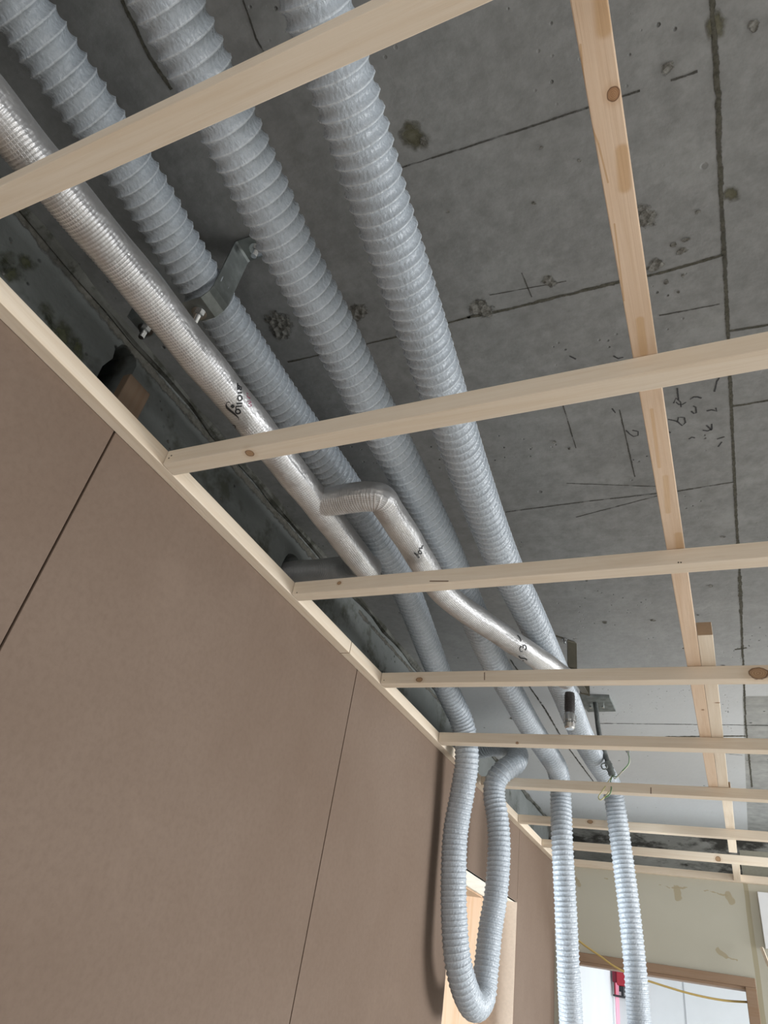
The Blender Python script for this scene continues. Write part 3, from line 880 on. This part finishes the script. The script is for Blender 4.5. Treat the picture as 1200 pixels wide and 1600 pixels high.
print_on(branch, st, M_INK, branch, 'printed_lettering')
O3 = (790, 990)
st = [(zz(O3, K2, [(440, 60), (520, 150), (580, 285)]), 1.8), (zz(O3, K2, [(600, 470), (540, 520), (530, 600), (560, 670), (630, 665)]), 1.8),
      (zz(O3, K2, [(655, 545), (655, 450), (710, 425), (765, 480), (770, 560), (720, 620)]), 1.9), (zz(O3, K2, [(490, 835), (575, 920), (700, 925), (785, 965), (790, 1000)]), 1.9),
      (zz(O3, K2, [(600, 1010), (690, 1010)]), 1.3), (zz(O3, K2, [(450, 965), (540, 955)]), 1.8)]
print_on(branch, st, M_INK, branch, 'printed_lettering')

# dark sleeve and threaded union hanging from the branch's end
b = P(890, 1072, .735)
un = empty('pipe_union', (b.x, b.y, Z0 + .63), 'dark sleeve with a bright metal union hanging from the end of the foil branch', 'fitting')
bm = bmesh.new(); x, y = b.x, b.y
tube(bm, [Vector((x, y, Z0 + .715)), Vector((x, y, Z0 + .66))], lambda s, t, i: .0125, seg=24)
for k in range(7): tube(bm, [Vector((x, y, Z0 + .708 - k * .006)), Vector((x, y, Z0 + .705 - k * .006))], .0135, seg=24)
new('sleeve', bm, M_RUBBER, un, smooth=False)
bm = bmesh.new()
tube(bm, [Vector((x, y, Z0 + z)) for z in (.660, .655, .640, .638, .634, .632, .622, .618)], lambda s, t, i: [.0125, .0155, .0155, .0125, .0125, .0145, .0135, .010][i], seg=24)
new('union_nut', bm, M_BOLT, un)
bm = bmesh.new()
for k in range(8):
    t = 2 * PI * k / 8
    box(bm, (x + .0152 * math.cos(t) - .0018, y + .0152 * math.sin(t) - .0018, Z0 + .633), (x + .0152 * math.cos(t) + .0018, y + .0152 * math.sin(t) + .0018, Z0 + .653), .0006)
new('grip_lugs', bm, M_BOLT, un)

# ================================================================== HANGERS
# U-shaped bracket carrying the left duct
yb = .452
ub = empty('duct_bracket', (-.635, yb, ZS), 'galvanised U-shaped bracket bolted to the slab and passing under the leftmost duct', 'bracket')
zb = Z0 + .832
bm = bmesh.new()
ribbon_strap(bm, [(-.585, yb, ZS - .0025), (-.632, yb, ZS - .0025), (-.636, yb, ZS - .006), (-.636, yb, zb + .022), (-.640, yb, zb + .010), (-.652, yb, zb), (-.800, yb, zb), (-.812, yb, zb + .012), (-.812, yb, ZS - .002)], (0, 1, 0), .040, .003)
new('strap', bm, M_ZINC, ub)
def bolt(p, down=.022, parent=ub, r=.0085):
    p = Vector(p)
    bm = bmesh.new()
    tube(bm, [p + Vector((0, 0, .001)), p - Vector((0, 0, .0015))], r * 1.5, seg=24)
    hexnut(bm, p - Vector((0, 0, .0015)), p - Vector((0, 0, .0085)), r)
    pts = [p - Vector((0, 0, .008)) - Vector((0, 0, down - .008)) * (k / 24) for k in range(25)]
    tube(bm, pts, lambda s, t, i: r * .55 + (.0005 if i % 2 else -.0003), seg=16)
    new('bolt', bm, M_BOLT, parent)
bolt((-.607, yb + .004, ZS - .004), .020)
bolt((-.672, yb + .004, zb - .002), .026)
bolt((-.786, yb + .004, zb - .002), .022)

# dark bracket at the end of the foil branch
hb = empty('pipe_hanger', (-.374, 1.96, ZS), 'dark steel hanger dropping from the slab to the end of the foil branch', 'bracket')
bm = bmesh.new()
ribbon_strap(bm, [(-.425, 1.918, ZS - .002), (-.378, 1.965, ZS - .002), (-.374, 1.970, ZS - .006), (-.374, 1.973, Z0 + .89), (-.338, 1.975, Z0 + .865), (-.336, 1.965, Z0 + .800)], (.7, .5, 0), .030, .004)
new('strap', bm, M_DKST, hb)
bm = bmesh.new()
ribbon_strap(bm, [(-.336, 1.968, Z0 + .805), (-.332, 1.87, Z0 + .79), (-.335, 1.78, Z0 + .768), (-.330, 1.735, Z0 + .757)], (1, .1, 0), .018, .003)
new('arm', bm, M_DKST, hb)
bolt((-.392, 1.950, ZS - .004), .016, hb, .006)

# conduit stub with its slab plate, clip and earth wires
cd = empty('conduit_stub', (-.375, 2.46, ZS), 'dark steel conduit dropping from a square plate on the slab beside the right duct', 'conduit')
bm = bmesh.new()
q = [P(905, 1084, .979), P(952, 1086, .979), P(962, 1108, .979), P(918, 1109, .979)]
q = [Vector((v.x, v.y, ZS)) for v in q]
t_ = [bm.verts.new(v) for v in q]; b_ = [bm.verts.new(v - Vector((0, 0, .010))) for v in q]
bm.faces.new(t_); bm.faces.new(b_)
for k in range(4): bm.faces.new((t_[k], t_[(k + 1) % 4], b_[(k + 1) % 4], b_[k]))
new('slab_plate', bm, M_ZINC, cd)
top = P(930, 1096, .975); c1 = PY(937, 1150, 2.47); c2 = PY(946, 1180, 2.49); c3 = PY(957, 1212, 2.50)
bm = bmesh.new(); tube(bm, spline([top, c1, c2, c3], .006), .0085, seg=20); new('conduit', bm, plain('conduit_steel', (.13, .14, .135), .45, .7, nscale=60, namp=.3), cd, smooth=True)
bm = bmesh.new(); tube(bm, spline([PY(949, 1190, 2.49), PY(957, 1212, 2.495)], .002), .0115, seg=20)
for k in range(3):
    a = PY(949, 1190, 2.49).lerp(PY(957, 1212, 2.495), .2 + .3 * k); d = (PY(957, 1212, 2.495) - PY(949, 1190, 2.49)).normalized() * .003
    tube(bm, [a, a + d], .0135, seg=20)
new('coupling', bm, M_ZINC, cd)
bm = bmesh.new(); a = PY(944, 1197, 2.47); pts = [a + Vector((.010 * math.cos(t), .002, .010 * math.sin(t))) for t in [2 * PI * k / 24 for k in range(25)]]
tube(bm, pts, .0024, seg=8); new('clip_ring', bm, M_ZINC, cd)
for sx in (-1, 1):
    bm = bmesh.new(); pc = top + Vector((.022 * sx, .035, 0)); cyl(bm, (pc.x, pc.y, ZS - .009), (pc.x, pc.y, ZS - .016), .005, 10); new('screw', bm, M_BOLT, cd)
M_EARTH = plain('green_wire', (.10, .24, .10), .4); M_EY = plain('yellow_wire', (.55, .52, .25), .4); M_EW = plain('pale_wire', (.62, .60, .48), .4)
wr = empty('earth_wires', PY(957, 1212, 2.50), 'loose green and yellow earth wires trailing from the conduit end', 'wire')
for mt, ctrl in ((M_EARTH, [(957, 1212, 2.50), (954, 1222, 2.42), (955, 1234, 2.375), (951, 1243, 2.36), (943, 1247, 2.36)]),
                 (M_EY, [(957, 1212, 2.50), (950, 1222, 2.42), (942, 1235, 2.37), (935, 1246, 2.36), (938, 1250, 2.355), (946, 1244, 2.36), (952, 1236, 2.37)]),
                 (M_EW, [(957, 1212, 2.50), (962, 1216, 2.46), (972, 1206, 2.44), (981, 1197, 2.50), (984, 1187, 2.66), (981, 1178, 2.85), (981, 1174, 2.96)]),
                 (M_EARTH, [(957, 1212, 2.50), (964, 1213, 2.47), (974, 1203, 2.44), (981, 1195, 2.50), (983, 1184, 2.68), (981, 1174, 2.96)])):
    bm = bmesh.new(); tube(bm, spline([PY(*c) for c in ctrl], .004), .0018, seg=8); new('wire', bm, mt, wr, smooth=True)
e = on(981, 1172, 2, ZS); e = Vector((e.x, e.y, ZS - .012))
bm = bmesh.new(); box(bm, e - Vector((.008, .004, 0)), e + Vector((.008, .004, .012)), .002); new('anchor', bm, plain('grey_anchor', (.35, .36, .36), .6), wr)

# timber spacer between the concrete wall and the boards
pa = on(205, 583, 0, -.9)
bm = bmesh.new(); box(bm, (-.920, pa.y, 0), (-.900, pa.y + .056, pa.z), .002)
o = new('wall_stud', bm, wood('stud_wood', 2, tone=.27, warm=2.2), loc=(-.91, pa.y + .03, 0))
tag(o, 'dark brown stud end standing between concrete wall and ledger, beside a dark recess', 'stud')

# board resting in the gap over the end wall
bm = bmesh.new(); a = on(1155, 1328, 1, 3.83); box(bm, (a.x, 3.83, Z0 + .655), (a.x + .9, 3.842, a.z), .001)
o = new('backing_board', bm, board_mat('backing_board_grey', (.34, .33, .27), (.40, .385, .32)), loc=(a.x, 3.83, a.z))
tag(o, 'grey-beige board standing in the gap above the end wall, at the right edge', 'board')

# white panel and stick at the right end of the wall
bm = bmesh.new(); a = on(1183, 1393, 1, 3.735); c_ = on(1196, 1482, 1, 3.735)
box(bm, (a.x, 3.732, c_.z), (a.x + .6, 3.7495, a.z), .002)
o = new('white_panel', bm, plain('glossy_white', (.80, .82, .84), .35), loc=(a.x, 3.74, a.z)); tag(o, 'white panel fixed to the cream end wall at the right edge', 'panel')
bm = bmesh.new(); s0 = on(1190, 1481, 1, 3.70); s1 = on(1203, 1514, 1, 3.66); tube(bm, [s0, s0 + (s1 - s0) * 4], .008, seg=4)
o = new('wooden_stick', bm, wood('stick_wood', 2, tone=.9, warm=.8), loc=s0); tag(o, 'thin wooden stick leaning below the white panel', 'stick')

# yellowish cable drooping across the end doorway
bm = bmesh.new()
cp = [(895, 1462, 3.70), (912, 1476, 3.70), (935, 1492, 3.70), (960, 1510, 3.70), (990, 1525, 3.71), (1020, 1535, 3.72), (1080, 1553, 3.74), (1130, 1563, 3.76), (1172, 1566, 3.79)]
tube(bm, spline([PY(*c) for c in cp], .01), .0042, seg=12)
o = new('cable', bm, plain('ochre_cable', (.50, .36, .12), .5), smooth=True, loc=PY(960, 1510, 3.70)); tag(o, 'ochre cable drooping across the end doorway', 'cable')

# far room: pillar corner, wall seam, laser level
bm = bmesh.new(); a = on(958, 1512, 1, 5.45)
box(bm, (-.93, 5.45, 0), (a.x, 5.5, 2.18), .002); struct('trim_6', bm, M_WHITE)
bm = bmesh.new(); a2 = on(1066, 1525, 1, 5.497); box(bm, (a2.x, 5.4965, 0), (a2.x + .004, 5.499, 2.18)); struct('trim_7', bm, plain('seam_grey', (.45, .47, .5), .8))
lz = empty('laser_level', on(966, 1555, 1, 5.42), 'red laser level on a small bracket against the white wall of the far room', 'laser level')
def PL(px, py): return on(px, py, 1, 5.42)
M_RED = plain('red_plastic', (.42, .02, .04), .4); M_BLK = plain('black_plastic', (.02, .02, .025), .5)
c0 = PL(972, 1528); bm = bmesh.new(); box(bm, c0 + Vector((-.032, -.03, -.045)), c0 + Vector((.035, .03, .05)), .010); new('body', bm, M_RED, lz)
bm = bmesh.new(); box(bm, c0 + Vector((-.028, -.026, .05)), c0 + Vector((.03, .026, .072)), .006); new('lens_head', bm, M_BLK, lz)
bm = bmesh.new(); cyl(bm, c0 + Vector((0, 0, -.046)), c0 + Vector((0, 0, -.075)), .022); box(bm, c0 + Vector((-.055, -.035, -.105)), c0 + Vector((.06, .075, -.096)), .002); cyl(bm, c0 + Vector((0, 0, -.075)), c0 + Vector((0, 0, -.1)), .009); new('base', bm, M_BLK, lz)
bm = bmesh.new(); box(bm, c0 + Vector((-.058, -.02, -.03)), c0 + Vector((-.032, .02, .03)), .003); new('magnet_mount', bm, plain('dark_red_plastic', (.20, .01, .03), .5), lz)
bm = bmesh.new(); box(bm, c0 + Vector((-.060, .040, -.10)), c0 + Vector((-.052, .078, .085)), .001); new('mount_rail', bm, M_RED, lz)
m = NT('laser_line'); m.put(m.b.inputs['Emission Color'], (1, .25, .45, 1)); m.b.inputs['Emission Strength'].default_value = .45; m.fin((.8, .5, .58), .7)
bm = bmesh.new(); a3 = on(961, 1560, 1, 5.495); box(bm, (a3.x + .004, 5.4955, 0), (a3.x + .024, 5.499, 2.18)); o = new('laser_line', bm, m.m, lz)
